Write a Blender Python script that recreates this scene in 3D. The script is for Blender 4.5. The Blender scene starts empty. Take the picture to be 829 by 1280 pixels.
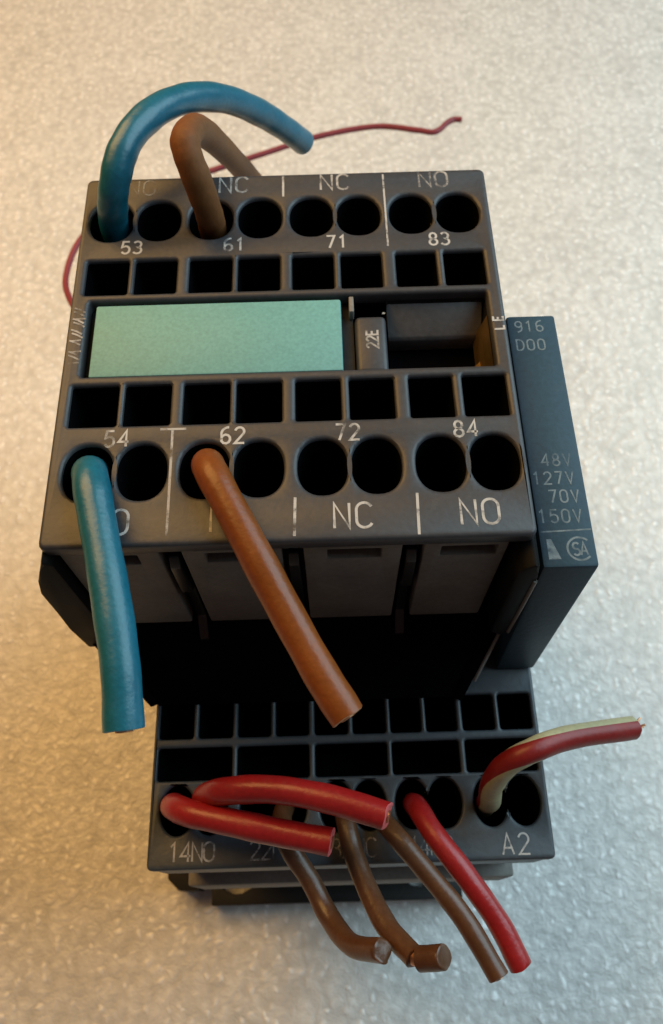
import bpy, bmesh, math, random
from mathutils import Vector, Matrix
random.seed(7)
MM = 0.001
Z0 = 93.0            # the table top is z = 0; drawing heights below are relative to the upper terminal face
scene = bpy.context.scene
C = scene.collection

# ------------------------------------------------------------------ camera, light, exposure
cam_d = bpy.data.cameras.new('camera'); cam = bpy.data.objects.new('camera', cam_d); C.objects.link(cam)
cam.location = (3.823*MM, -30.343*MM, (68.382+Z0)*MM)
cam.rotation_mode = 'XYZ'; cam.rotation_euler = (0.45115, 0.0108, -0.0279)
cam_d.sensor_fit = 'VERTICAL'; cam_d.sensor_height = 36; cam_d.lens = 36*1040.226/1280
cam_d.clip_start = 0.005; cam_d.clip_end = 20
cam_d.dof.use_dof = True; cam_d.dof.focus_distance = 0.078; cam_d.dof.aperture_fstop = 55
scene.camera = cam

w = bpy.data.worlds.new('World'); scene.world = w; w.use_nodes = True
bg = w.node_tree.nodes['Background']; bg.inputs[0].default_value = (1.0, 0.72, 0.66, 1); bg.inputs[1].default_value = 0.09

def area(name, loc, target, size, power, col, size_y=None):
    l = bpy.data.lights.new(name, 'AREA'); o = bpy.data.objects.new(name, l); C.objects.link(o)
    o.location = loc; d = Vector(target)-Vector(loc); o.rotation_euler = d.to_track_quat('-Z', 'Y').to_euler()
    l.energy = power; l.color = col; l.size = size
    if size_y: l.shape = 'RECTANGLE'; l.size_y = size_y
    return o
area('window_light', (0.260, 0.118, 0.285), (0.0, 0.03, 0.02), 0.34, 1.63, (0.61, 0.885, 1.0))
area('lamp_light', (-0.160, 0.190, 0.330), (0.0, 0.03, 0.02), 0.26, 1.38, (1.0, 0.56, 0.17))

scene.view_settings.view_transform = 'Standard'; scene.view_settings.look = 'None'
scene.view_settings.exposure = 0; scene.view_settings.gamma = 1; scene.view_settings.use_curve_mapping = False

# ------------------------------------------------------------------ materials
def nodes(name):
    m = bpy.data.materials.new(name); m.use_nodes = True
    nt = m.node_tree; return m, nt, nt.nodes['Principled BSDF']
def N(nt, t, **k):
    n = nt.nodes.new(t)
    for a, b in k.items(): setattr(n, a, b)
    return n
def plastic(name, col, rough=0.5, spec=0.4, vary=0.18, bump=0.25, grain=1700, dust=0.0):
    m, nt, p = nodes(name); L = nt.links
    g = N(nt, 'ShaderNodeNewGeometry')
    n1 = N(nt, 'ShaderNodeTexNoise'); n1.inputs['Scale'].default_value = 140; n1.inputs['Detail'].default_value = 5
    n2 = N(nt, 'ShaderNodeTexNoise'); n2.inputs['Scale'].default_value = grain; n2.inputs['Detail'].default_value = 3
    for n in (n1, n2): L.new(g.outputs['Position'], n.inputs['Vector'])
    r = N(nt, 'ShaderNodeMapRange'); r.inputs[1].default_value = .3; r.inputs[2].default_value = .7
    r.inputs[3].default_value = 1-vary; r.inputs[4].default_value = 1+vary
    L.new(n1.outputs[0], r.inputs[0])
    r2 = N(nt, 'ShaderNodeMapRange'); r2.inputs[1].default_value = .3; r2.inputs[2].default_value = .7
    r2.inputs[3].default_value = .9; r2.inputs[4].default_value = 1.1
    L.new(n2.outputs[0], r2.inputs[0])
    mu = N(nt, 'ShaderNodeMath', operation='MULTIPLY'); L.new(r.outputs[0], mu.inputs[0]); L.new(r2.outputs[0], mu.inputs[1])
    vm = N(nt, 'ShaderNodeVectorMath', operation='SCALE'); vm.inputs[0].default_value = col; L.new(mu.outputs[0], vm.inputs['Scale'])
    out = vm.outputs[0]
    if dust:
        n3 = N(nt, 'ShaderNodeTexNoise'); n3.inputs['Scale'].default_value = 420; n3.inputs['Detail'].default_value = 7; n3.inputs['Roughness'].default_value = .75
        L.new(g.outputs['Position'], n3.inputs['Vector'])
        r3 = N(nt, 'ShaderNodeMapRange'); r3.inputs[1].default_value = .56; r3.inputs[2].default_value = .78; r3.inputs[4].default_value = dust
        L.new(n3.outputs[0], r3.inputs[0])
        mx = N(nt, 'ShaderNodeMix', data_type='RGBA'); L.new(r3.outputs[0], mx.inputs[0]); L.new(out, mx.inputs[6]); mx.inputs[7].default_value = (.28, .25, .22, 1)
        out = mx.outputs[2]
    L.new(out, p.inputs['Base Color'])
    rr = N(nt, 'ShaderNodeMapRange'); rr.inputs[3].default_value = rough-.1; rr.inputs[4].default_value = rough+.12
    L.new(n1.outputs[0], rr.inputs[0]); L.new(rr.outputs[0], p.inputs['Roughness'])
    p.inputs['Specular IOR Level'].default_value = spec
    if bump:
        b = N(nt, 'ShaderNodeBump'); b.inputs['Strength'].default_value = bump; b.inputs['Distance'].default_value = 0.00012
        L.new(n2.outputs[0], b.inputs['Height']); L.new(b.outputs[0], p.inputs['Normal'])
    return m
M = {}
M['grey'] = plastic('anthracite_plastic', (.039, .041, .0475), .44, .42, vary=.1, bump=.22, dust=.09)
M['panel'] = plastic('panel_plastic', (.125, .117, .107), .6, .25, dust=.08)
M['dark'] = plastic('dark_plastic', (.014, .0135, .013), .6, .25, dust=.05)
M['black'] = plastic('shade_black_plastic', (.0025, .0025, .003), .9, 0.0, bump=0)  # near black, no sheen: shade of pockets and gap put into the colour
M['black2'] = plastic('latch_plastic', (.006, .0059, .006), .36, .4, bump=.1)
M['black3'] = plastic('fin_plastic', (.005, .005, .005), .6, .12, bump=.1)
M['well'] = plastic('recess_plastic', (.085, .085, .09), .6, .3)
M['brown3'] = plastic('matte_brown_insulation', (.165, .064, .022), .6, .18, vary=.12, bump=.3, grain=1800)
M['slate'] = plastic('slate_plastic', (.032, .041, .051), .45, .5, vary=.12, bump=.22, dust=.08)
M['rim'] = plastic('pale_lit_grey_plastic', (.19, .18, .165), .6, .3, dust=.25)  # pale grey; paints the light on the latch edges and the front lip
M['teal'] = plastic('blue_grey_plastic', (.020, .051, .080), .52, .28, vary=.08, dust=.04)
M['mint'] = plastic('mint_plastic', (.145, .335, .315), .5, .3, vary=.02, bump=.03, grain=3000)
M['blue'] = plastic('blue_insulation', (.008, .115, .175), .33, .5, vary=.07, bump=.28, grain=2100, dust=.05)
M['brown'] = plastic('brown_insulation', (.175, .050, .009), .33, .36, vary=.12, bump=.28, grain=2100, dust=.04)
M['brown2'] = plastic('dusty_brown_insulation', (.088, .036, .015), .34, .5, vary=.2, bump=.28, grain=2100, dust=.14)
M['red'] = plastic('red_insulation', (.28, .011, .012), .33, .5, vary=.1, bump=.28, grain=2100, dust=.06)
M['thinred'] = plastic('thin_red_insulation', (.22, .028, .036), .5, .4, vary=.1, bump=.1)
M['stripered'] = plastic('stripe_red_insulation', (.20, .010, .008), .4, .45, vary=.15, bump=.3, dust=.05)
M['cream'] = plastic('cream_green_insulation', (.36, .34, .20), .5, .4, vary=.15, bump=.3, dust=.05)
M['cutred'] = plastic('cut_red_insulation', (.55, .10, .10), .6, .3)
M['cutbrown'] = plastic('cut_brown_insulation', (.42, .22, .11), .6, .3)
M['cutblue'] = plastic('cut_blue_insulation', (.05, .24, .34), .6, .3)
def metal(name, col, rough):
    m, nt, p = nodes(name); p.inputs['Metallic'].default_value = 1; p.inputs['Roughness'].default_value = rough
    n = N(nt, 'ShaderNodeTexNoise'); n.inputs['Scale'].default_value = 900; g = N(nt, 'ShaderNodeNewGeometry'); nt.links.new(g.outputs['Position'], n.inputs['Vector'])
    r = N(nt, 'ShaderNodeMapRange'); r.inputs[3].default_value = .6; r.inputs[4].default_value = 1.2; nt.links.new(n.outputs[0], r.inputs[0])
    v = N(nt, 'ShaderNodeVectorMath', operation='SCALE'); v.inputs[0].default_value = col; nt.links.new(r.outputs[0], v.inputs['Scale']); nt.links.new(v.outputs[0], p.inputs['Base Color'])
    return m
M['brass'] = metal('brass', (.40, .27, .11), .45)
M['copper'] = metal('copper', (.60, .30, .17), .4)
def ink(name, col, lo, hi, keep):
    # printed lettering: worn away in small flecks (Alpha), so the plastic below shows
    m, nt, p = nodes(name); L = nt.links
    g = N(nt, 'ShaderNodeNewGeometry'); n = N(nt, 'ShaderNodeTexNoise'); n.inputs['Scale'].default_value = 1500; n.inputs['Detail'].default_value = 4
    n4 = N(nt, 'ShaderNodeTexNoise'); n4.inputs['Scale'].default_value = 260
    L.new(g.outputs['Position'], n.inputs['Vector']); L.new(g.outputs['Position'], n4.inputs['Vector'])
    a = N(nt, 'ShaderNodeMath', operation='ADD'); L.new(n.outputs[0], a.inputs[0]); L.new(n4.outputs[0], a.inputs[1])
    r = N(nt, 'ShaderNodeMapRange'); r.inputs[1].default_value = lo; r.inputs[2].default_value = hi; r.inputs[3].default_value = 0; r.inputs[4].default_value = keep
    L.new(a.outputs[0], r.inputs[0]); L.new(r.outputs[0], p.inputs['Alpha'])
    p.inputs['Base Color'].default_value = (*col, 1); p.inputs['Roughness'].default_value = .6; p.inputs['Specular IOR Level'].default_value = .3
    return m
M['ink'] = ink('white_print', (.50, .49, .475), .64, 1.0, .92)
M['inkworn'] = ink('worn_white_print', (.50, .48, .46), .76, 1.12, .8)
M['inkfaint'] = ink('faint_white_print', (.45, .46, .47), .85, 1.2, .55)
M['inkteal'] = ink('pale_blue_print', (.30, .38, .43), .72, 1.15, .5)

def table_mat():
    m, nt, p = nodes('white_foam_sheet'); L = nt.links
    g = N(nt, 'ShaderNodeNewGeometry')
    wn = N(nt, 'ShaderNodeTexNoise'); wn.inputs['Scale'].default_value = 330; wn.inputs['Detail'].default_value = 5; L.new(g.outputs['Position'], wn.inputs['Vector'])
    wa = N(nt, 'ShaderNodeVectorMath', operation='SCALE'); wa.inputs['Scale'].default_value = .0022; L.new(wn.outputs['Color'], wa.inputs[0])
    ad = N(nt, 'ShaderNodeVectorMath', operation='ADD'); L.new(g.outputs['Position'], ad.inputs[0]); L.new(wa.outputs[0], ad.inputs[1])
    v1 = N(nt, 'ShaderNodeTexVoronoi', feature='SMOOTH_F1'); v1.inputs['Scale'].default_value = 560; v1.inputs['Smoothness'].default_value = .6
    L.new(ad.outputs[0], v1.inputs['Vector'])
    v2 = N(nt, 'ShaderNodeTexNoise'); v2.inputs['Scale'].default_value = 1400; v2.inputs['Detail'].default_value = 4; L.new(ad.outputs[0], v2.inputs['Vector'])
    s = N(nt, 'ShaderNodeMath', operation='MULTIPLY_ADD'); L.new(v1.outputs['Distance'], s.inputs[0]); s.inputs[1].default_value = -.7; L.new(v2.outputs[0], s.inputs[2])
    b0 = N(nt, 'ShaderNodeBump'); b0.inputs['Strength'].default_value = .3; b0.inputs['Distance'].default_value = .0007
    L.new(s.outputs[0], b0.inputs['Height'])
    # scattered raised pale grains, glints partly painted in as white; a random part of the cells holds one
    v3 = N(nt, 'ShaderNodeTexVoronoi', feature='F1', voronoi_dimensions='2D'); v3.inputs['Scale'].default_value = 500; L.new(ad.outputs[0], v3.inputs['Vector'])
    gr = N(nt, 'ShaderNodeMapRange', interpolation_type='SMOOTHSTEP'); gr.inputs[1].default_value = .02; gr.inputs[2].default_value = .38; gr.inputs[3].default_value = 1; gr.inputs[4].default_value = 0
    L.new(v3.outputs['Distance'], gr.inputs[0])
    sx = N(nt, 'ShaderNodeSeparateColor'); L.new(v3.outputs['Color'], sx.inputs[0])
    gt = N(nt, 'ShaderNodeMapRange'); gt.inputs[1].default_value = .35; gt.inputs[2].default_value = 1.0; L.new(sx.outputs[0], gt.inputs[0])
    gm = N(nt, 'ShaderNodeMath', operation='MULTIPLY'); L.new(gr.outputs[0], gm.inputs[0]); L.new(gt.outputs[0], gm.inputs[1])
    b = N(nt, 'ShaderNodeBump'); b.inputs['Strength'].default_value = .32; b.inputs['Distance'].default_value = .0005
    L.new(gm.outputs[0], b.inputs['Height']); L.new(b0.outputs[0], b.inputs['Normal']); L.new(b.outputs[0], p.inputs['Normal'])
    n3 = N(nt, 'ShaderNodeTexNoise'); n3.inputs['Scale'].default_value = 45; n3.inputs['Detail'].default_value = 8; n3.inputs['Roughness'].default_value = .65; L.new(g.outputs['Position'], n3.inputs['Vector'])
    rr = N(nt, 'ShaderNodeMapRange'); rr.inputs[1].default_value = .3; rr.inputs[2].default_value = .7; L.new(n3.outputs[0], rr.inputs[0])
    r = N(nt, 'ShaderNodeMix', data_type='RGBA'); L.new(rr.outputs[0], r.inputs[0]); r.inputs[6].default_value = (.635, .625, .60, 1); r.inputs[7].default_value = (.715, .71, .69, 1)
    sp = N(nt, 'ShaderNodeMapRange'); sp.inputs[1].default_value = .1; sp.inputs[2].default_value = .75; sp.inputs[3].default_value = 1.08; sp.inputs[4].default_value = .84
    L.new(v1.outputs['Distance'], sp.inputs[0])
    n5 = N(nt, 'ShaderNodeTexNoise'); n5.inputs['Scale'].default_value = 380; n5.inputs['Detail'].default_value = 3; L.new(ad.outputs[0], n5.inputs['Vector'])
    r5 = N(nt, 'ShaderNodeMapRange'); r5.inputs[1].default_value = .32; r5.inputs[2].default_value = .68; r5.inputs[3].default_value = .93; r5.inputs[4].default_value = 1.05; L.new(n5.outputs[0], r5.inputs[0])
    s5 = N(nt, 'ShaderNodeMath', operation='MULTIPLY'); L.new(sp.outputs[0], s5.inputs[0]); L.new(r5.outputs[0], s5.inputs[1]); sp = s5
    sv = N(nt, 'ShaderNodeVectorMath', operation='SCALE'); L.new(r.outputs[2], sv.inputs[0]); L.new(sp.outputs[0], sv.inputs['Scale'])
    mw = N(nt, 'ShaderNodeMix', data_type='RGBA'); L.new(gm.outputs[0], mw.inputs[0]); L.new(sv.outputs[0], mw.inputs[6]); mw.inputs[7].default_value = (.92, .92, .91, 1)
    L.new(mw.outputs[2], p.inputs['Base Color'])
    p.inputs['Roughness'].default_value = .22; p.inputs['Specular IOR Level'].default_value = .38
    return m
M['table'] = table_mat()

# ------------------------------------------------------------------ helpers
def V(x, y, z): return Vector((x*MM, y*MM, (z+Z0)*MM))
def prop(o, label=None, cat=None, group=None, kind=None):
    if label: o['label'] = label
    if cat: o['category'] = cat
    if group: o['group'] = group
    if kind: o['kind'] = kind
    return o
def root(name, x, y, z, label, cat, group=None):
    o = bpy.data.objects.new(name, None); C.objects.link(o); o.location = V(x, y, z); o.empty_display_size = .005
    return prop(o, label, cat, group)
def wloc(o):
    p = Vector((0, 0, 0))
    while o: p += o.location; o = o.parent
    return p
def finish(me, smooth=35):
    if smooth:
        for p in me.polygons: p.use_smooth = True
        me.set_sharp_from_angle(angle=math.radians(smooth))
    return me
def link(name, me, parent=None, loc=None):
    """me's vertices are metres; without loc they are scene coordinates and are re-based on the parent"""
    o = bpy.data.objects.new(name, me); C.objects.link(o)
    if parent:
        o.parent = parent
        if loc is None: me.transform(Matrix.Translation(-wloc(parent)))
        else: o.location = loc - wloc(parent)
    elif loc is not None: o.location = loc
    return o
def from_bm(name, bm, mat, smooth=35):
    me = bpy.data.meshes.new(name); bmesh.ops.recalc_face_normals(bm, faces=bm.faces); bm.to_mesh(me); bm.free()
    for mm_ in (mat if isinstance(mat, list) else [mat]): me.materials.append(M[mm_])
    return finish(me, smooth)
def hull8(lo, hi, bev=.3, seg=2):
    """box between two z-levels, each ((x0,x1),(y0,y1),z), edges bevelled"""
    bm = bmesh.new(); vs = []
    for (xs, ys, z) in (lo, hi):
        vs.append([bm.verts.new(V(x, y, z)) for x, y in ((xs[0], ys[0]), (xs[1], ys[0]), (xs[1], ys[1]), (xs[0], ys[1]))])
    bm.faces.new(vs[0][::-1]); bm.faces.new(vs[1])
    for i in range(4):
        j = (i+1) % 4; bm.faces.new((vs[0][i], vs[0][j], vs[1][j], vs[1][i]))
    if bev: bmesh.ops.bevel(bm, geom=bm.edges[:], offset=bev*MM, segments=seg, affect='EDGES', profile=.5)
    return bm
def box(name, xs, ys, zs, mat, parent, bev=.3, seg=2):
    return link(name, from_bm(name, hull8((xs, ys, zs[0]), (xs, ys, zs[1]), bev, seg), mat), parent)
def prism(name, pts, z0, z1, mat, parent, bev=.25, plane='xy'):
    bm = bmesh.new()
    f = (lambda a, b, c: V(a, b, c)) if plane == 'xy' else ((lambda a, b, c: V(a, c, b)) if plane == 'xz' else (lambda a, b, c: V(c, a, b)))
    A = [bm.verts.new(f(a, b, z0)) for a, b in pts]; B = [bm.verts.new(f(a, b, z1)) for a, b in pts]
    bm.faces.new(A[::-1]); bm.faces.new(B)
    for i in range(len(pts)): j = (i+1) % len(pts); bm.faces.new((A[i], A[j], B[j], B[i]))
    if bev: bmesh.ops.bevel(bm, geom=bm.edges[:], offset=bev*MM, segments=2, affect='EDGES', profile=.5)
    return link(name, from_bm(name, bm, mat), parent)
def rrect(x0, x1, y0, y1, r=.35, n=4):
    out = []
    for cx, cy, a0 in ((x1-r, y1-r, 0), (x0+r, y1-r, 90), (x0+r, y0+r, 180), (x1-r, y0+r, 270)):
        for i in range(n+1):
            a = math.radians(a0+90*i/n); out.append((cx+r*math.cos(a), cy+r*math.sin(a)))
    return out
def oval(cx, cy, rx, ry, n=36, p=2.3):
    o = []
    for i in range(n):
        a = 2*math.pi*i/n; c, s = math.cos(a), math.sin(a)
        o.append((cx+rx*math.copysign(abs(c)**(2/p), c), cy+ry*math.copysign(abs(s)**(2/p), s)))
    return o
def figure8(c1, c2, cy, rx, ry, n=40):
    """outline of two overlapping ovals"""
    xm = (c1+c2)/2; t = math.acos(min(1, (xm-c1)/rx)); out = []
    for i in range(n+1):
        a = t+(2*math.pi-2*t)*i/n; out.append((c1+rx*math.cos(a), cy+ry*math.sin(a)))
    for i in range(n+1):
        a = math.pi+t+(2*math.pi-2*t)*i/n
        if 0 < i < n: out.append((c2+rx*math.cos(a), cy+ry*math.sin(a)))
    return out
dg = None
def plate(name, outer, holes, z_top, thick, mat, parent, bev=.25, upright=None):
    """solid plate with real holes and rounded rims; upright=y turns it into a wall whose outside looks to -y at that y"""
    cu = bpy.data.curves.new('tmp', 'CURVE'); cu.dimensions = '2D'; cu.fill_mode = 'BOTH'
    for ring in [outer]+holes:
        s = cu.splines.new('POLY'); s.points.add(len(ring)-1); s.use_cyclic_u = True
        for q, (a, b) in zip(s.points, ring): q.co = (a*MM, b*MM, 0, 1)
    cu.bevel_depth = bev*MM; cu.bevel_resolution = 2; cu.extrude = (thick/2-bev)*MM; cu.offset = -bev*MM
    ob = bpy.data.objects.new('tmp', cu); C.objects.link(ob)
    bpy.context.view_layer.update()
    me = bpy.data.meshes.new_from_object(ob.evaluated_get(bpy.context.evaluated_depsgraph_get()))
    bpy.data.objects.remove(ob); bpy.data.curves.remove(cu)
    bm = bmesh.new(); bm.from_mesh(me); bpy.data.meshes.remove(me)
    bmesh.ops.remove_doubles(bm, verts=bm.verts, dist=1e-7)
    if upright is None: bm.transform(Matrix.Translation((0, 0, (z_top-thick/2+Z0)*MM)))
    else:
        bm.transform(Matrix.Rotation(math.pi/2, 4, 'X')); bm.transform(Matrix.Translation((0, (upright+thick/2)*MM, Z0*MM)))
    return link(name, from_bm(name, bm, mat, 30), parent)
def cup_mesh(name, ring, depth, mat, taper=.94):
    """a pocket: side wall of some thickness and a floor, round its own origin"""
    bm = bmesh.new(); n = len(ring)
    def lay(s, z): return [bm.verts.new((a*s*MM, b*s*MM, z*MM)) for a, b in ring]
    i0, i1 = lay(.985, 0), lay(taper, -depth); o0, o1 = lay(1.05, 0), lay(1.03, -depth-.6)
    for A, B in ((i0, i1), (o0, o1), (i0, o0)):
        for k in range(n): bm.faces.new((A[k], A[(k+1) % n], B[(k+1) % n], B[k]))
    bm.faces.new(i1); bm.faces.new(o1)
    return from_bm(name, bm, mat, 40)

# stroke lettering -------------------------------------------------
def arc(cx, cy, rx, ry, a0, a1, n=10):
    return [(cx+rx*math.cos(math.radians(a0+(a1-a0)*i/n)), cy+ry*math.sin(math.radians(a0+(a1-a0)*i/n))) for i in range(n+1)]
G = {
 'N': [[(0, 0), (0, 1), (.55, 0), (.55, 1)]],
 'C': [arc(.30, .72, .29, .28, 25, 180)+arc(.30, .28, .29, .28, 180, 335)],
 'O': [arc(.29, .72, .29, .28, 0, 180)+arc(.29, .28, .29, .28, 180, 360)+[(.58, .72)]],
 '0': [arc(.26, .72, .26, .28, 0, 180)+arc(.26, .28, .26, .28, 180, 360)+[(.52, .72)]],
 '1': [[(.08, .8), (.28, 1), (.28, 0)]],
 '2': [arc(.27, .73, .26, .27, 165, -25)+[(0, 0), (.54, 0)]],
 '3': [arc(.24, .75, .25, .25, 150, -80)+arc(.24, .26, .28, .26, 85, -150)],
 '4': [[(.42, 0), (.42, 1), (0, .3), (.56, .3)]],
 '5': [[(.5, 1), (.08, 1), (.03, .55)]+arc(.26, .32, .27, .31, 120, -150)],
 '6': [arc(.42, .62, .40, .40, 85, 170)+arc(.27, .28, .26, .28, 165, -190)],
 '7': [[(0, 1), (.52, 1), (.18, 0)]],
 '8': [arc(.27, .75, .22, .25, -90, 270)+arc(.27, .25, .26, .25, 90, -270)],
 '9': [arc(.27, .72, .26, .28, -10, 345)+arc(.12, .38, .41, .40, 10, -85)],
 'A': [[(0, 0), (.28, 1), (.56, 0)], [(.1, .32), (.46, .32)]],
 'V': [[(0, 1), (.27, 0), (.54, 1)]],
 'E': [[(.48, 1), (0, 1), (0, 0), (.5, 0)], [(0, .52), (.4, .52)]],
 'L': [[(0, 1), (0, 0), (.45, 0)]],
 'D': [[(0, 0), (0, 1), (.2, 1)]+arc(.22, .5, .32, .5, 80, -80)+[(0, 0)]],
 'S': [arc(.27, .75, .25, .25, 30, 270)+arc(.27, .25, .26, .25, 90, -150)],
}
def strokes_mesh(name, polys, wid, mat, thick=.02):
    bm = bmesh.new()
    for k, pl in enumerate(polys):
        P = [Vector((a, b)) for a, b in pl]
        P = [p for i, p in enumerate(P) if i == 0 or (p-P[i-1]).length > 1e-4]
        Ls = []
        for i, p in enumerate(P):
            d0 = (p-P[i-1]).normalized() if i else (P[1]-p).normalized()
            d1 = (P[i+1]-p).normalized() if i < len(P)-1 else d0
            t = (d0+d1); t = t.normalized() if t.length > .2 else d1
            nrm = Vector((-t.y, t.x)); c = max(.45, abs(nrm.dot(Vector((-d0.y, d0.x)))))
            h = wid/2/c; z = thick+.003*k
            q = [(p+nrm*h, z), (p-nrm*h, z), (p-nrm*h, -.03), (p+nrm*h, -.03)]
            Ls.append([bm.verts.new((a.x*MM, a.y*MM, zz*MM)) for a, zz in q])
        for A, B in zip(Ls, Ls[1:]):
            for i in range(3 if False else 4): bm.faces.new((A[i], A[(i+1) % 4], B[(i+1) % 4], B[i]))
        bm.faces.new(Ls[0]); bm.faces.new(Ls[-1][::-1])
    return from_bm(name, bm, mat, 0)
def text(name, s, x, y, z, h, parent, mat='ink', wid=.26, pitch=.82, rot=0, sx=1.0, label=None):
    """centred on x, y"""
    polys = []; W = (len(s)-1)*pitch*h*sx+.56*h*sx
    for i, ch in enumerate(s):
        for pl in G[ch]: polys.append([((a*h*sx+i*pitch*h*sx)-W/2, b*h-h/2) for a, b in pl])
    me = strokes_mesh(name, polys, wid, mat); o = link(name, me, parent, V(x, y, z)); o.rotation_euler = (0, 0, math.radians(rot))
    if label: o['label'] = label
    return o
def line(name, pls, z, wid, parent, mat='ink'):
    me = strokes_mesh(name, pls, wid, mat); return link(name, me, parent, V(0, 0, z))

# tubes -------------------------------------------------------------
def spline(pts, sub=10):
    P = [Vector(p) for p in pts]; P = [2*P[0]-P[1]]+P+[2*P[-1]-P[-2]]; out = []
    for i in range(1, len(P)-2):
        a, b, c, d = P[i-1:i+3]
        for k in range(sub):
            t = k/sub; out.append(.5*((2*b)+(c-a)*t+(2*a-5*b+4*c-d)*t*t+(3*b-a-3*c+d)*t**3))
    out.append(P[-2]); return out
def tube_bm(bm, pts, r, n=22, sub=10, jag=.0, stripe=None, twist=None, rseed=1, cut_mat=None, end_round=.12):
    rn = random.Random(rseed); pp = spline(pts, sub)
    tang = [(pp[min(i+1, len(pp)-1)]-pp[max(i-1, 0)]).normalized() for i in range(len(pp))]
    up = Vector((0, 0, 1)) if abs(tang[0].z) < .9 else Vector((0, 1, 0))
    u = tang[0].cross(up).normalized(); rings = []; ph = [rn.uniform(0, 6) for _ in range(4)]
    for i, p in enumerate(pp):
        t = tang[i]; u = (u-t*u.dot(t)).normalized(); v = t.cross(u)
        rr = r*(1+.018*math.sin(i*.35+ph[0])+.012*math.sin(i*.9+ph[1]))
        last = i == len(pp)-1
        ring = []
        for k in range(n):
            a = 2*math.pi*(k/n-(twist(i/len(pp)) if twist else 0)); q = p+(u*math.cos(a)+v*math.sin(a))*rr
            if last and jag: q = q+t*jag*(.6*math.sin(a+ph[2])+.45*math.sin(3*a+ph[3])+rn.uniform(-.22, .22))
            ring.append(bm.verts.new(V(*q)))
        rings.append(ring)
    for i, (A, B) in enumerate(zip(rings, rings[1:])):
        for k in range(n):
            f = bm.faces.new((A[k], A[(k+1) % n], B[(k+1) % n], B[k]))
            if stripe: f.material_index = 1 if stripe(i/len(rings), k/n) else 0
    # cut end: a small rounded shoulder, then the cut face
    t = tang[-1]; c = pp[-1]; prev = rings[-1]
    for s, d in ((.93, .5), (.80, .75)):
        ring = []
        for vtx in rings[-1]:
            w_ = vtx.co/MM-Vector((0, 0, Z0)); ring.append(bm.verts.new(V(*(c+(w_-c)*s+t*end_round*d))))
        for k in range(n):
            f = bm.faces.new((prev[k], prev[(k+1) % n], ring[(k+1) % n], ring[k]))
            if cut_mat is not None: f.material_index = cut_mat
        prev = ring
    f = bm.faces.new(prev)
    if cut_mat is not None: f.material_index = cut_mat
    bm.faces.new(rings[0][::-1])
    return pp[-1]+t*end_round*.75, t
WIRES = 'cut wires in the terminals'
def wire(name, pts, r, mats, label, jag=.08, stripe=None, twist=None, core=True, seed=1, cut=None, parent=None, group=WIRES, sub=10):
    bm = bmesh.new()
    ml = mats if isinstance(mats, list) else [mats]
    cm = None
    if cut: ml = ml+[cut]; cm = len(ml)-1
    e, t = tube_bm(bm, pts, r, jag=jag, stripe=stripe, twist=twist, rseed=seed, cut_mat=cm, sub=sub)
    base = V(*pts[0]); bm.transform(Matrix.Translation(-base))
    me = from_bm(name, bm, ml, 50)
    o = bpy.data.objects.new(name, me); C.objects.link(o); o.location = base
    if parent: o.parent = parent; o.location = base-wloc(parent)
    else: prop(o, label, 'wire', group)
    if core:
        b2 = bmesh.new(); tube_bm(b2, [tuple(e-t*.4), tuple(e-t*.1), tuple(e+t*.12)], r*.45, n=12, sub=2, rseed=seed+5, end_round=.03)
        link('copper_core', from_bm('copper_core', b2, 'copper'), o if not parent else parent)
    return o

# ------------------------------------------------------------------ setting
bm = bmesh.new(); S = .9
vs = [bm.verts.new((a*S, b*S, z)) for z in (0, -.004) for a, b in ((-1, -1), (1, -1), (1, 1), (-1, 1))]
bm.faces.new(vs[:4]); bm.faces.new(vs[4:][::-1])
for i in range(4): bm.faces.new((vs[i], vs[(i+1) % 4], vs[4+(i+1) % 4], vs[4+i]))
tb = link('table_surface', from_bm('table_surface', bm, 'table', 0)); tb['kind'] = 'structure'
prop(tb, 'white foam-like sheet with a fine sparkling dimpled surface')

# ------------------------------------------------------------------ the contactor at the bottom
con = root('contactor', 5, 22, -93, 'dark slate lower body on the sheet with red and brown wires in its front terminals', 'contactor')
UC = [-12.6, -3.55, 5.5, 14.1, 23.0]                 # five terminal units
UE = [(-17.0, -8.35), (-7.75, 0.6), (1.3, 9.7), (10.25, 18.1), (18.8, 27.0)]
X0, X1 = -17.55, 27.7
holes = []
for (a, b), c in zip(UE, UC):
    m = (a+b)/2
    holes.append(rrect(a, m-.3, -11.2, -7.0)); holes.append(rrect(m+.3, b, -11.2, -7.0))
    holes.append(rrect(a, b, -15.95, -12.25))
    holes.append(figure8(c-1.85, c+1.85, -19.15, 1.95, 2.75))
plate('terminal_face', rrect(X0, X1, -25.4, -.6, .6), holes, -31, 1.8, 'slate', con, .33)
slot_c = {}
def put(name, key, ring, depth, mat, parent, x, y, z):
    if key not in slot_c: slot_c[key] = cup_mesh(name, ring, depth, mat)
    return link(name, slot_c[key], parent, V(x, y, z))
def centred(x0, x1, y0, y1, r=.35): return rrect(-(x1-x0)/2, (x1-x0)/2, -(y1-y0)/2, (y1-y0)/2, r)
for (a, b), c in zip(UE, UC):
    m = (a+b)/2
    for p, q in ((a, m-.3), (m+.3, b)):
        put('release_slot', 'ls%.1f' % (q-p), centred(p, q, -11.2, -7.0), 7, 'black', con, (p+q)/2, -9.1, -31.5)
    put('test_slot', 'lt%.1f' % (b-a), centred(a, b, -15.95, -12.25), 6, 'black', con, m, -14.1, -31.5)
    put('wire_entry', 'lw', figure8(-1.85, 1.85, 0, 1.95, 2.75), 8, 'black', con, c, -19.15, -31.5)
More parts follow.
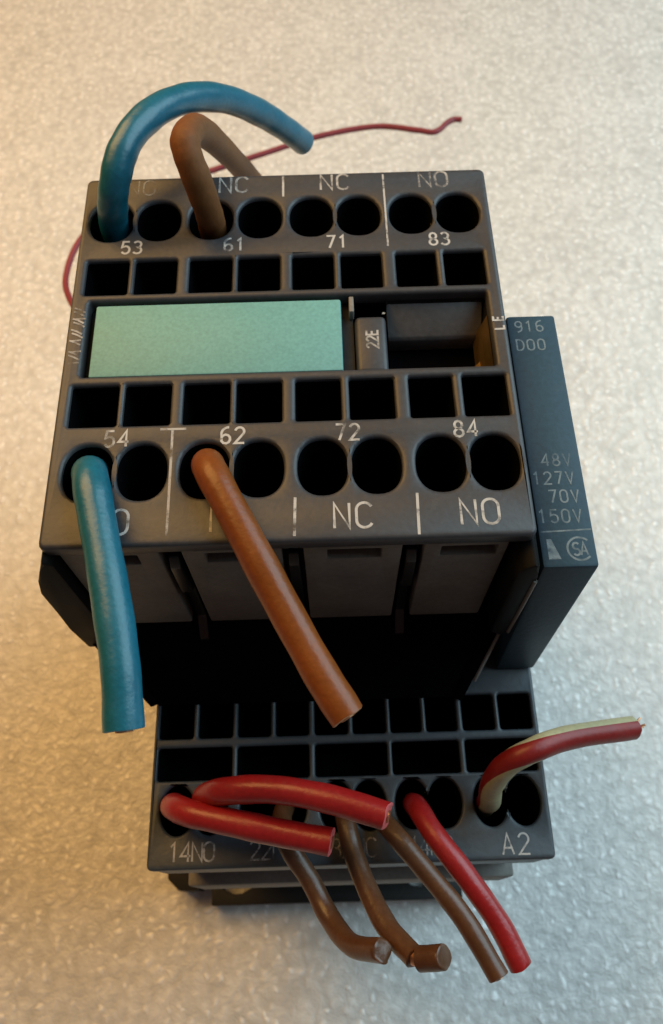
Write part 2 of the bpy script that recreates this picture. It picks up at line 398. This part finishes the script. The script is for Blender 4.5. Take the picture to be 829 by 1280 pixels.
# housing under the face: tapering front tier, then the narrower base
link('housing', from_bm('housing', hull8(((-15.6, 26.1), (-24.3, 45), -51), ((X0+.1, X1-.1), (-25.3, 45), -40.5), .5), 'slate'), con)
plate('terminal_housing', rrect(X0+.12, X1-.12, -25.28, 45, .5), [rrect(X0+.42, X1-.42, -24.0, 44, .3)], -32.85, 7.6, 'slate', con, .12)
link('lit_front_rim', from_bm('lit_front_rim', hull8(((-14.9, 25.6), (-26.7, -23.5), -55.5), ((-16.2, 26.6), (-26.4, -23.5), -50.5), .35), 'rim'), con)  # lip in lighter grey: light on the lower front wall put into its colour
box('base', (-13.5, 24), (-22.5, 60), (-91.5, -51.2), 'dark', con, .6)
# rail foot with half-round notches
ft = [(-18.3, -28.3), (25.0, -28.3), (25.0, -20), (-18.3, -20)]
nt_ = arc(-14.0, -24.6, 3.4, 2.0, 0, -180, 12)
pts = [(-18.3, -28.3), (24.6, -28.3), (24.6, -24.2), (20.8, -24.4)]+arc(17.6, -24.6, 3.0, 1.9, 0, -180, 10)+[(14.4, -23.2), (-10.2, -23.2)]+nt_+[(-18.3, -24.4)]
prism('rail_foot', pts, -92.3, -88.3, 'dark', con, .2)
prism('side_foot', [(-25.6, -24.0), (-23.6, -25.9), (-20.2, -25.9), (-19.6, -23), (-19.6, -20), (-25.6, -20)], -92.6, -86, 'dark', con, .3)
box('foot_arm', (-24.5, -13.2), (-21.5, -12), (-90, -84), 'dark', con, .3)
# centre nose the auxiliary block is clipped on
link('nose', from_bm('nose', hull8(((-17.3, 18.5), (-7.4, 44), -30.9), ((-21.6, 22.4), (1.2, 44), -22.7), .3), 'black'), con)  # shade under the upper block is put into its black colour
text('marking', 'A2', 23.4, -23.75, -31, 2.15, con, 'ink', .2, .85)
text('marking', '14NO', -12.6, -23.6, -31, 1.95, con, 'inkworn', .22, .66)
text('marking', '22NC', -3.6, -23.6, -31, 1.95, con, 'inkworn', .2, .66)
text('marking', '32NC', 5.4, -23.65, -31, 1.95, con, 'inkworn', .2, .66)
text('marking', '44NO', 13.9, -23.7, -31, 1.95, con, 'inkworn', .2, .66)

# ------------------------------------------------------------------ surge suppressor on the right
mod = root('surge_suppressor', 25.5, 12, -38, 'slim blue-grey plug-in module with voltage print on the right flank of the block', 'module')
bm = hull8(((23.35, 27.9), (-4.2, 29), -30.6), ((23.35, 28.6), (-2.1, 27.0), -3), .35)
link('housing', from_bm('housing', bm, 'teal'), mod)
line('printed_line', [[(23.6, 1.5), (28.35, 1.65)]], -3, .16, mod, 'inkteal')
for s, x, y, h in (('916', 26.0, 25.5, 1.5), ('D00', 25.9, 23.1, 1.5), ('48V', 26.5, 9.2, 1.45), ('127V', 25.95, 7.2, 1.45), ('70V', 26.7, 5.2, 1.45), ('150V', 26.0, 3.1, 1.5)):
    text('marking', s, x-.35, y, -3, h*.9, mod, 'inkteal', .17, .84, sx=.98)
bm = bmesh.new(); tri = [bm.verts.new((a*MM, b*MM, z*MM)) for z in (.02, -.03) for a, b in ((24.0, -1.3), (25.15, -1.3), (24.45, .75), (24.0, .75))]
bm.faces.new(tri[:4]); bm.faces.new(tri[4:][::-1])
for i in range(4): bm.faces.new((tri[i], tri[(i+1) % 4], tri[4+(i+1) % 4], tri[4+i]))
link('printed_symbol', from_bm('printed_symbol', bm, 'inkteal', 0), mod, V(0, 0, -3))
cs = [arc(27.0, -.3, 1.15, 1.15, 45, 318, 22)]
for ch, x in (('S', 26.35), ('A', 27.05)):
    cs += [[(a*1.15+x, b*1.25-.95) for a, b in pl] for pl in G[ch]]
line('certification_mark', cs, -3, .2, mod, 'inkteal')

# ------------------------------------------------------------------ auxiliary switch block on top
aux = root('auxiliary_switch_block', 0, 22, -31, 'dark grey upper switch block with mint label and two rows of round wire holes', 'switch block')
HT = [-19.25, -14.05, -8.3, -2.9, 2.8, 8.0, 13.8, 18.95]
HB = [-18.8, -13.7, -7.8, -2.7, 3.3, 8.4, 14.45, 19.55]
ST = [(-21.4, -16.85), (-16.2, -11.7), (-10.4, -5.8), (-5.2, -.7), (.6, 5.05), (5.8, 10.2), (11.7, 16.05), (16.85, 21.2)]
SB = [(-21.3, -16.6), (-16.0, -11.4), (-10.2, -5.6), (-5.0, -.5), (.8, 5.3), (6.1, 10.55), (12.0, 16.35), (17.3, 21.65)]
holes = [oval(x, 39.2, 2.42, 2.85) for x in HT]+[oval(x, 7.65, 2.38, 3.0) for x in HB]
holes += [rrect(a, b, 29.0, 33.6, .25) for a, b in ST]+[rrect(a, b, 12.75, 17.5, .25) for a, b in SB]
holes.append(rrect(-20.65, 20.95, 18.6, 28.05, .3))
plate('terminal_face', rrect(-22.55, 22.55, -.05, 45.75, .7), holes, 0, 1.8, 'grey', aux, .4)
for x in HT: put('wire_entry', 'wt', oval(0, 0, 2.42, 2.85), 8, 'black', aux, x, 39.2, -.45)
for x in HB: put('wire_entry', 'wb', oval(0, 0, 2.38, 3.0), 8, 'black', aux, x, 7.65, -.45)
for a, b in ST: put('release_slot', 'st%.2f' % (b-a), centred(a, b, 29.0, 33.6, .25), 7, 'black', aux, (a+b)/2, 31.3, -.5)
for a, b in SB: put('release_slot', 'sb%.2f' % (b-a), centred(a, b, 12.75, 17.5, .25), 7, 'black', aux, (a+b)/2, 15.125, -.5)
# label recess, label, test tab and window on the right
box('label_recess', (-20.7, 6.9), (18.55, 28.1), (-3.6, -1.75), 'dark', aux, 0)
box('label_plate', (-19.85, 5.65), (18.55, 27.55), (-1.7, -.12), 'mint', aux, .22)
tab = box('test_tab', (7.05, 10.3), (18.7, 25.9), (-5.5, -.85), 'grey', aux, .55, 3)
text('marking', '22E', 8.75, 22.85, -.85, 1.15, tab, 'inkworn', .22, .72, rot=90)
box('tab_pin', (6.5, 7.0), (26.0, 28.0), (-1.7, -.3), 'rim', aux, .1)
bm = bmesh.new()       # window well: four walls and a floor
w0, w1 = rrect(10.45, 20.9, 18.62, 28.03, .2), rrect(10.6, 20.6, 18.9, 26.9, .2)
a_ = [bm.verts.new(V(x, y, -1.2)) for x, y in w0]; b_ = [bm.verts.new(V(x, y, -5.6)) for x, y in w1]; c_ = [bm.verts.new(V(x, y, -6.2)) for x, y in w0]
for k in range(len(w0)):
    j = (k+1) % len(w0); bm.faces.new((a_[k], a_[j], b_[j], b_[k])); bm.faces.new((a_[k], a_[j], c_[j], c_[k]))
    bm.faces.new((b_[k], b_[j], c_[j], c_[k]))
link('window_well', from_bm('window_well', bm, 'black2', 30), aux)
prism('window_ledge', [(27.95, -1.6), (25.3, -3.9), (25.1, -4.3), (25.1, -6.1), (27.95, -6.1)], 10.5, 20.7, 'well', aux, .12, 'yz')
box('window_floor', (10.2, 21), (18.4, 28), (-7.4, -6.4), 'black', aux, 0)
prism('brass_contact', [(20.85, -.9), (20.85, -1.2), (20.6, -3.1), (20.35, -4.0), (20.1, -5.3), (19.9, -5.2), (20.15, -3.7), (20.45, -2.8)], 19.0, 25.6, 'brass', aux, .08, 'xz')
prism('brass_contact', [(20.1, -3.6), (20.2, -3.9), (19.5, -5.2), (19.1, -5.9), (18.9, -5.7), (19.35, -4.9)], 18.95, 21.6, 'brass', aux, .06, 'xz')
# shell
plate('housing', rrect(-22.5, 22.5, 2.3, 45.7, .5), [rrect(-22.1, 22.1, 4, 44, .3)], -1.8, 21.0, 'dark', aux, .12)
# front cover panels with slots, ribs in the grooves
PX = [(-21.2, -12.1), (-10.0, -.75), (1.3, 10.5), (12.55, 20.4)]
SL = [(-19.0, -14.2), (-7.9, -2.9), (3.5, 8.6), (14.2, 19.5)]
for (a, b), (s, e) in zip(PX, SL):
    plate('cover_panel', rrect(a, b, -22.2, -1.9, .3), [rrect(s, e, -4.9, -2.7, .15)], 0, 1.9, 'panel', aux, .15, upright=.2)
for x in (-11.05, .3, 11.5):
    prism('rib', [(.6, -4.2), (-.1, -5.5), (-.1, -12), (1.2, -13.5), (.9, -22), (-1.2, -24.5), (-1.2, -29), (3, -29), (3, -4.2)], x-.5, x+.5, 'black2', aux, .12, 'yz')
# side latches
prism('side_latch', [(22.3, -1.3), (22.75, -1.6), (23.0, -4.0), (23.25, -20.8), (22.5, -22.0), (21.2, -20.5), (20.9, -3.0), (21.4, -2.0)], -2.6, 1.9, 'black3', aux, .3, 'xz')
prism('side_latch', [(-22.45, -1.0), (-22.9, -3.2), (-24.3, -6.0), (-25.0, -9.0), (-25.3, -20), (-25.2, -27.0), (-23.4, -27.0), (-21.6, -22.5), (-21.5, -1.9)], -1.0, 1.9, 'black3', aux, .3, 'xz')
def lower_latch(s):
    bm = bmesh.new()
    L = [(22.3, 1.5, -23.2), (23.3, -.9, -23.6), (18.9, -8.0, -30.7), (17.9, -6.0, -30.7)] if s > 0 else [(-22.3, 1.5, -23.2), (-24.6, -.9, -25.5), (-18.1, -7.6, -30.7), (-17.0, -6.0, -30.7)]
    A = [bm.verts.new(V(*p)) for p in L]; B = [bm.verts.new(V(p[0]-s*1.1, p[1]+.5, p[2])) for p in L]
    bm.faces.new(A); bm.faces.new(B[::-1])
    for i in range(4): bm.faces.new((A[i], A[(i+1) % 4], B[(i+1) % 4], B[i]))
    bmesh.ops.bevel(bm, geom=bm.edges[:], offset=.2*MM, segments=2, affect='EDGES', profile=.5)
    return link('latch_hook', from_bm('latch_hook', bm, 'black'), aux)
lower_latch(1); lower_latch(-1)
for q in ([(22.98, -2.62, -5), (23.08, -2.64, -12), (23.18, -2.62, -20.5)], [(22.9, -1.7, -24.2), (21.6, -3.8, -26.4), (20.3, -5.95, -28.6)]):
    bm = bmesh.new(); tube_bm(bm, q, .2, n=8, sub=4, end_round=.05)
    link('latch_highlight', from_bm('latch_highlight', bm, 'rim'), aux)  # added pale bar, a painted rim highlight along the latch edge
# print on the face
for s, x in (('54', -16.3), ('62', -5.2), ('72', 5.8), ('84', 17.1)): text('marking', s, x, 11.25, 0, 1.75, aux, 'ink', .24, .8, sx=.95)
for s, x in (('53', -16.7), ('61', -5.6), ('71', 5.5), ('83', 16.6)): text('marking', s, x, 35.3, 0, 1.7, aux, 'ink', .24, .8, sx=.95)
for s, x in (('NO', -16.3), ('NC', -5.3), ('NC', 5.95), ('NO', 17.5)): text('marking', s, x, 2.4, 0, 2.5, aux, 'ink', .26, .8)
text('marking', 'NO', -16.3, 44.1, 0, 2.2, aux, 'inkfaint', .16, .8)
for s, x in (('NC', -5.9), ('NC', 5.5), ('NO', 16.6)): text('marking', s, x, 44.2, 0, 2.3, aux, 'inkworn', .26, .8)
line('printed_line', [[(-11.0, 12.0), (-10.95, .9)]], 0, .24, aux, 'inkworn')
line('printed_line', [[(-12.2, 12.15), (-9.7, 12.15)]], 0, .24, aux, 'inkworn')
line('printed_line', [[(.7, 4.4), (.6, .5)]], 0, .26, aux)
line('printed_line', [[(11.95, 4.5), (11.85, .3)]], 0, .26, aux)
line('printed_line', [[(-.3, 45.3), (-.3, 42.2)]], 0, .24, aux)
line('printed_line', [[(11.0, 45.2), (11.0, 34.5)]], 0, .2, aux)
text('marking', 'LE', 21.7, 23.8, 0, 1.0, aux, 'ink', .22, 1.1, rot=90)
scr = []
rn = random.Random(3)
for k in range(15):
    y = 20.4+k*.46; x = -22.1+rn.uniform(-.05, .15)
    if k in (4, 9): continue
    scr.append([(x, y+.35), (x+.6, y+.1), (x+1.15, y-.25)] if k % 3 else [(x+.1, y-.2), (x+1.2, y-.1)])
line('worn_marking', scr, 0, .2, aux, 'inkworn')

# ------------------------------------------------------------------ wires
wire('blue_wire', [(-18.9, 9.2, -6), (-18.9, 8.4, -1.5), (-17.9, 6.0, 1.4), (-16.6, 1.0, 1.8), (-15.1, -5.0, 1.7), (-13.9, -11.1, 1.0), (-13.5, -16.2, -.4)], 1.68, 'blue',
     'straight blue wire stub hanging forward from the lower left hole', seed=2, cut='cutblue')
wire('blue_wire', [(-19.3, 39.6, -6.5), (-19.3, 39.6, -1.5), (-18.6, 39.5, 2.2), (-17.8, 40.2, 4.7), (-16.8, 42.5, 6.4), (-15.4, 45.6, 6.8), (-13.1, 49.7, 6.0), (-10.2, 54.1, 3.7), (-6.9, 58.2, .1), (-3.5, 61.9, -4.8), (-.7, 64.3, -9.1), (1.7, 66.7, -13.5)], 1.62, 'blue',
     'arched blue wire rising from the upper left hole and bending back over the block', seed=3, cut='cutblue')
wire('brown_wire', [(-7.8, 9.4, -6), (-7.7, 8.9, -1.5), (-6.8, 6.3, 1.4), (-4.1, .9, 1.3), (-.7, -5.7, .3), (2.6, -11.9, -.5), (4.8, -15.5, -1.1)], 1.56, 'brown',
     'long straight brown wire stub slanting forward from the lower hole marked 62', seed=4, cut='cutbrown', jag=.22)
wire('brown_wire', [(-8.3, 39.3, -6.5), (-8.3, 39.2, -1.3), (-8.2, 37.9, 2.5), (-8.8, 38.4, 6.1), (-9.5, 39.6, 8.4), (-9.7, 41.5, 8.7), (-9.2, 45.8, 6.3), (-8.4, 52.8, -1.4), (-7.1, 63.1, -14.2), (-5.8, 70.9, -24.8)], 1.52, 'brown3',
     'brown wire bent sharply back like a hook beside the blue arch', seed=5, cut='cutbrown')
wire('red_wire', [(-14.6, -18.8, -37), (-14.9, -18.6, -32), (-14.1, -19.2, -27.6), (-11.8, -20.2, -25.1), (-7.4, -21.3, -23.9), (-2.3, -22.5, -23.4), (3.0, -23.6, -22.8)], 1.42, 'red',
     'short red wire nearest the viewer, bent sideways out of the leftmost lower hole', seed=6, cut='cutred', jag=.12)
wire('red_wire', [(-10.9, -18.6, -37), (-11.2, -18.3, -32), (-10.6, -18.3, -26.9), (-8.2, -18.3, -23.0), (-2.9, -18.6, -20.4), (2.8, -19.8, -19.3), (8.6, -21.7, -18.5)], 1.42, 'red',
     'longer red wire arching sideways across the lower terminals behind the short one', seed=7, cut='cutred', jag=.2)
wire('red_wire', [(12.4, -18.6, -37), (12.5, -18.9, -33.7), (12.7, -20.0, -29.2), (14.1, -23.0, -26.9), (17.1, -27.2, -26.7), (20.1, -31.6, -27.8), (22.0, -35.6, -28.6)], 1.22, 'red',
     'red wire curving forward over the front edge, rightmost of the hanging ones', seed=8)
wire('brown_wire', [(-1.9, -18.6, -37), (-2.3, -18.9, -33.5), (-2.5, -20.6, -30.2), (-1.8, -23.3, -28.2), (.6, -26.9, -28.8), (2.5, -30.4, -28.3), (4.7, -33.0, -25.1), (7.6, -33.5, -20.9)], 1.1, 'brown2',
     'brown wire hooked upward with a ragged end, leftmost of the three over the front edge', seed=9, jag=.4, cut='brown2', core=False)
b3 = wire('brown_wire', [(3.9, -18.6, -37), (4.3, -18.9, -33.6), (4.6, -20.9, -29.8), (5.3, -24.2, -28.7), (6.6, -27.9, -27.1), (8.4, -31.6, -24.5), (10.7, -34.2, -21.3)], 1.12, 'brown2',
     'brown wire with a nearly cut off insulation piece on its tip', seed=10, core=False, jag=.2)
wire('insulation_tip', [(11.15, -34.25, -20.75), (12.2, -34.2, -19.9), (13.2, -34.1, -19.1)], 1.17, 'brown2', None, seed=11, parent=b3, core=False, jag=.15, sub=4)
bm = bmesh.new(); tube_bm(bm, [(10.2, -33.9, -21.8), (10.9, -34.2, -21.0), (11.8, -34.25, -20.2)], .75, n=12, sub=4)
link('copper_core', from_bm('copper_core', bm, 'copper'), b3)
wire('brown_wire', [(7.3, -18.6, -37), (7.6, -19.1, -33.8), (8.4, -20.7, -29.7), (10.1, -23.1, -27.0), (13.0, -26.7, -26.5), (16.3, -31.0, -26.4), (19.3, -36.3, -26.7)], 1.1, 'brown2',
     'long brown wire reaching furthest forward next to the hanging red wire', seed=12)
a2 = wire('striped_wire', [(21.2, -19.1, -38), (21.0, -19.1, -33), (20.8, -19.1, -29.6), (20.5, -18.1, -25.6), (21.4, -16.8, -21.7), (24.0, -15.6, -20.0), (28.5, -14.1, -21.5), (36.7, -12.6, -25.2)], 1.28, ['stripered', 'cream'],
     'red and pale green striped wire bent right out of terminal A2', seed=13, stripe=lambda i, k: not .04 < k < .36, twist=lambda i: .29*(.5-.5*math.cos(math.pi*min(1, max(0, (.85-i)/.45)))), jag=.25)
for k in range(3):
    bm = bmesh.new(); o_ = .35*math.cos(k*2.1), .35*math.sin(k*2.1)
    tube_bm(bm, [(36.3, -12.6+o_[0], -25.0+o_[1]), (37.0, -12.45+o_[0], -25.3+o_[1]), (37.7+.2*k, -12.1+o_[0]*1.6, -25.3+o_[1]*1.8)], .13, n=6, sub=3, end_round=.03)
    link('copper_strand', from_bm('copper_strand', bm, 'copper'), a2)
wire('thin_red_wire', [(-10, 46, -36), (-16, 52, -40), (-30, 60, -48), (-40, 70, -55), (-45.9, 80, -59), (-47.3, 87, -60), (-45.4, 95.5, -60), (-40, 101.5, -60), (-31, 108.5, -60), (-20.1, 113.6, -60), (-8.1, 118.7, -60), (4.2, 123.6, -60), (16.6, 126.1, -60), (25.5, 124.6, -60), (28.8, 123.8, -60), (30.6, 124.6, -60), (32.4, 126.6, -60), (34.0, 127.6, -60), (35.6, 127.5, -60)], .62, 'thinred',
     'thin dark red wire looping behind the block with a kinked free end', seed=14, group=None)
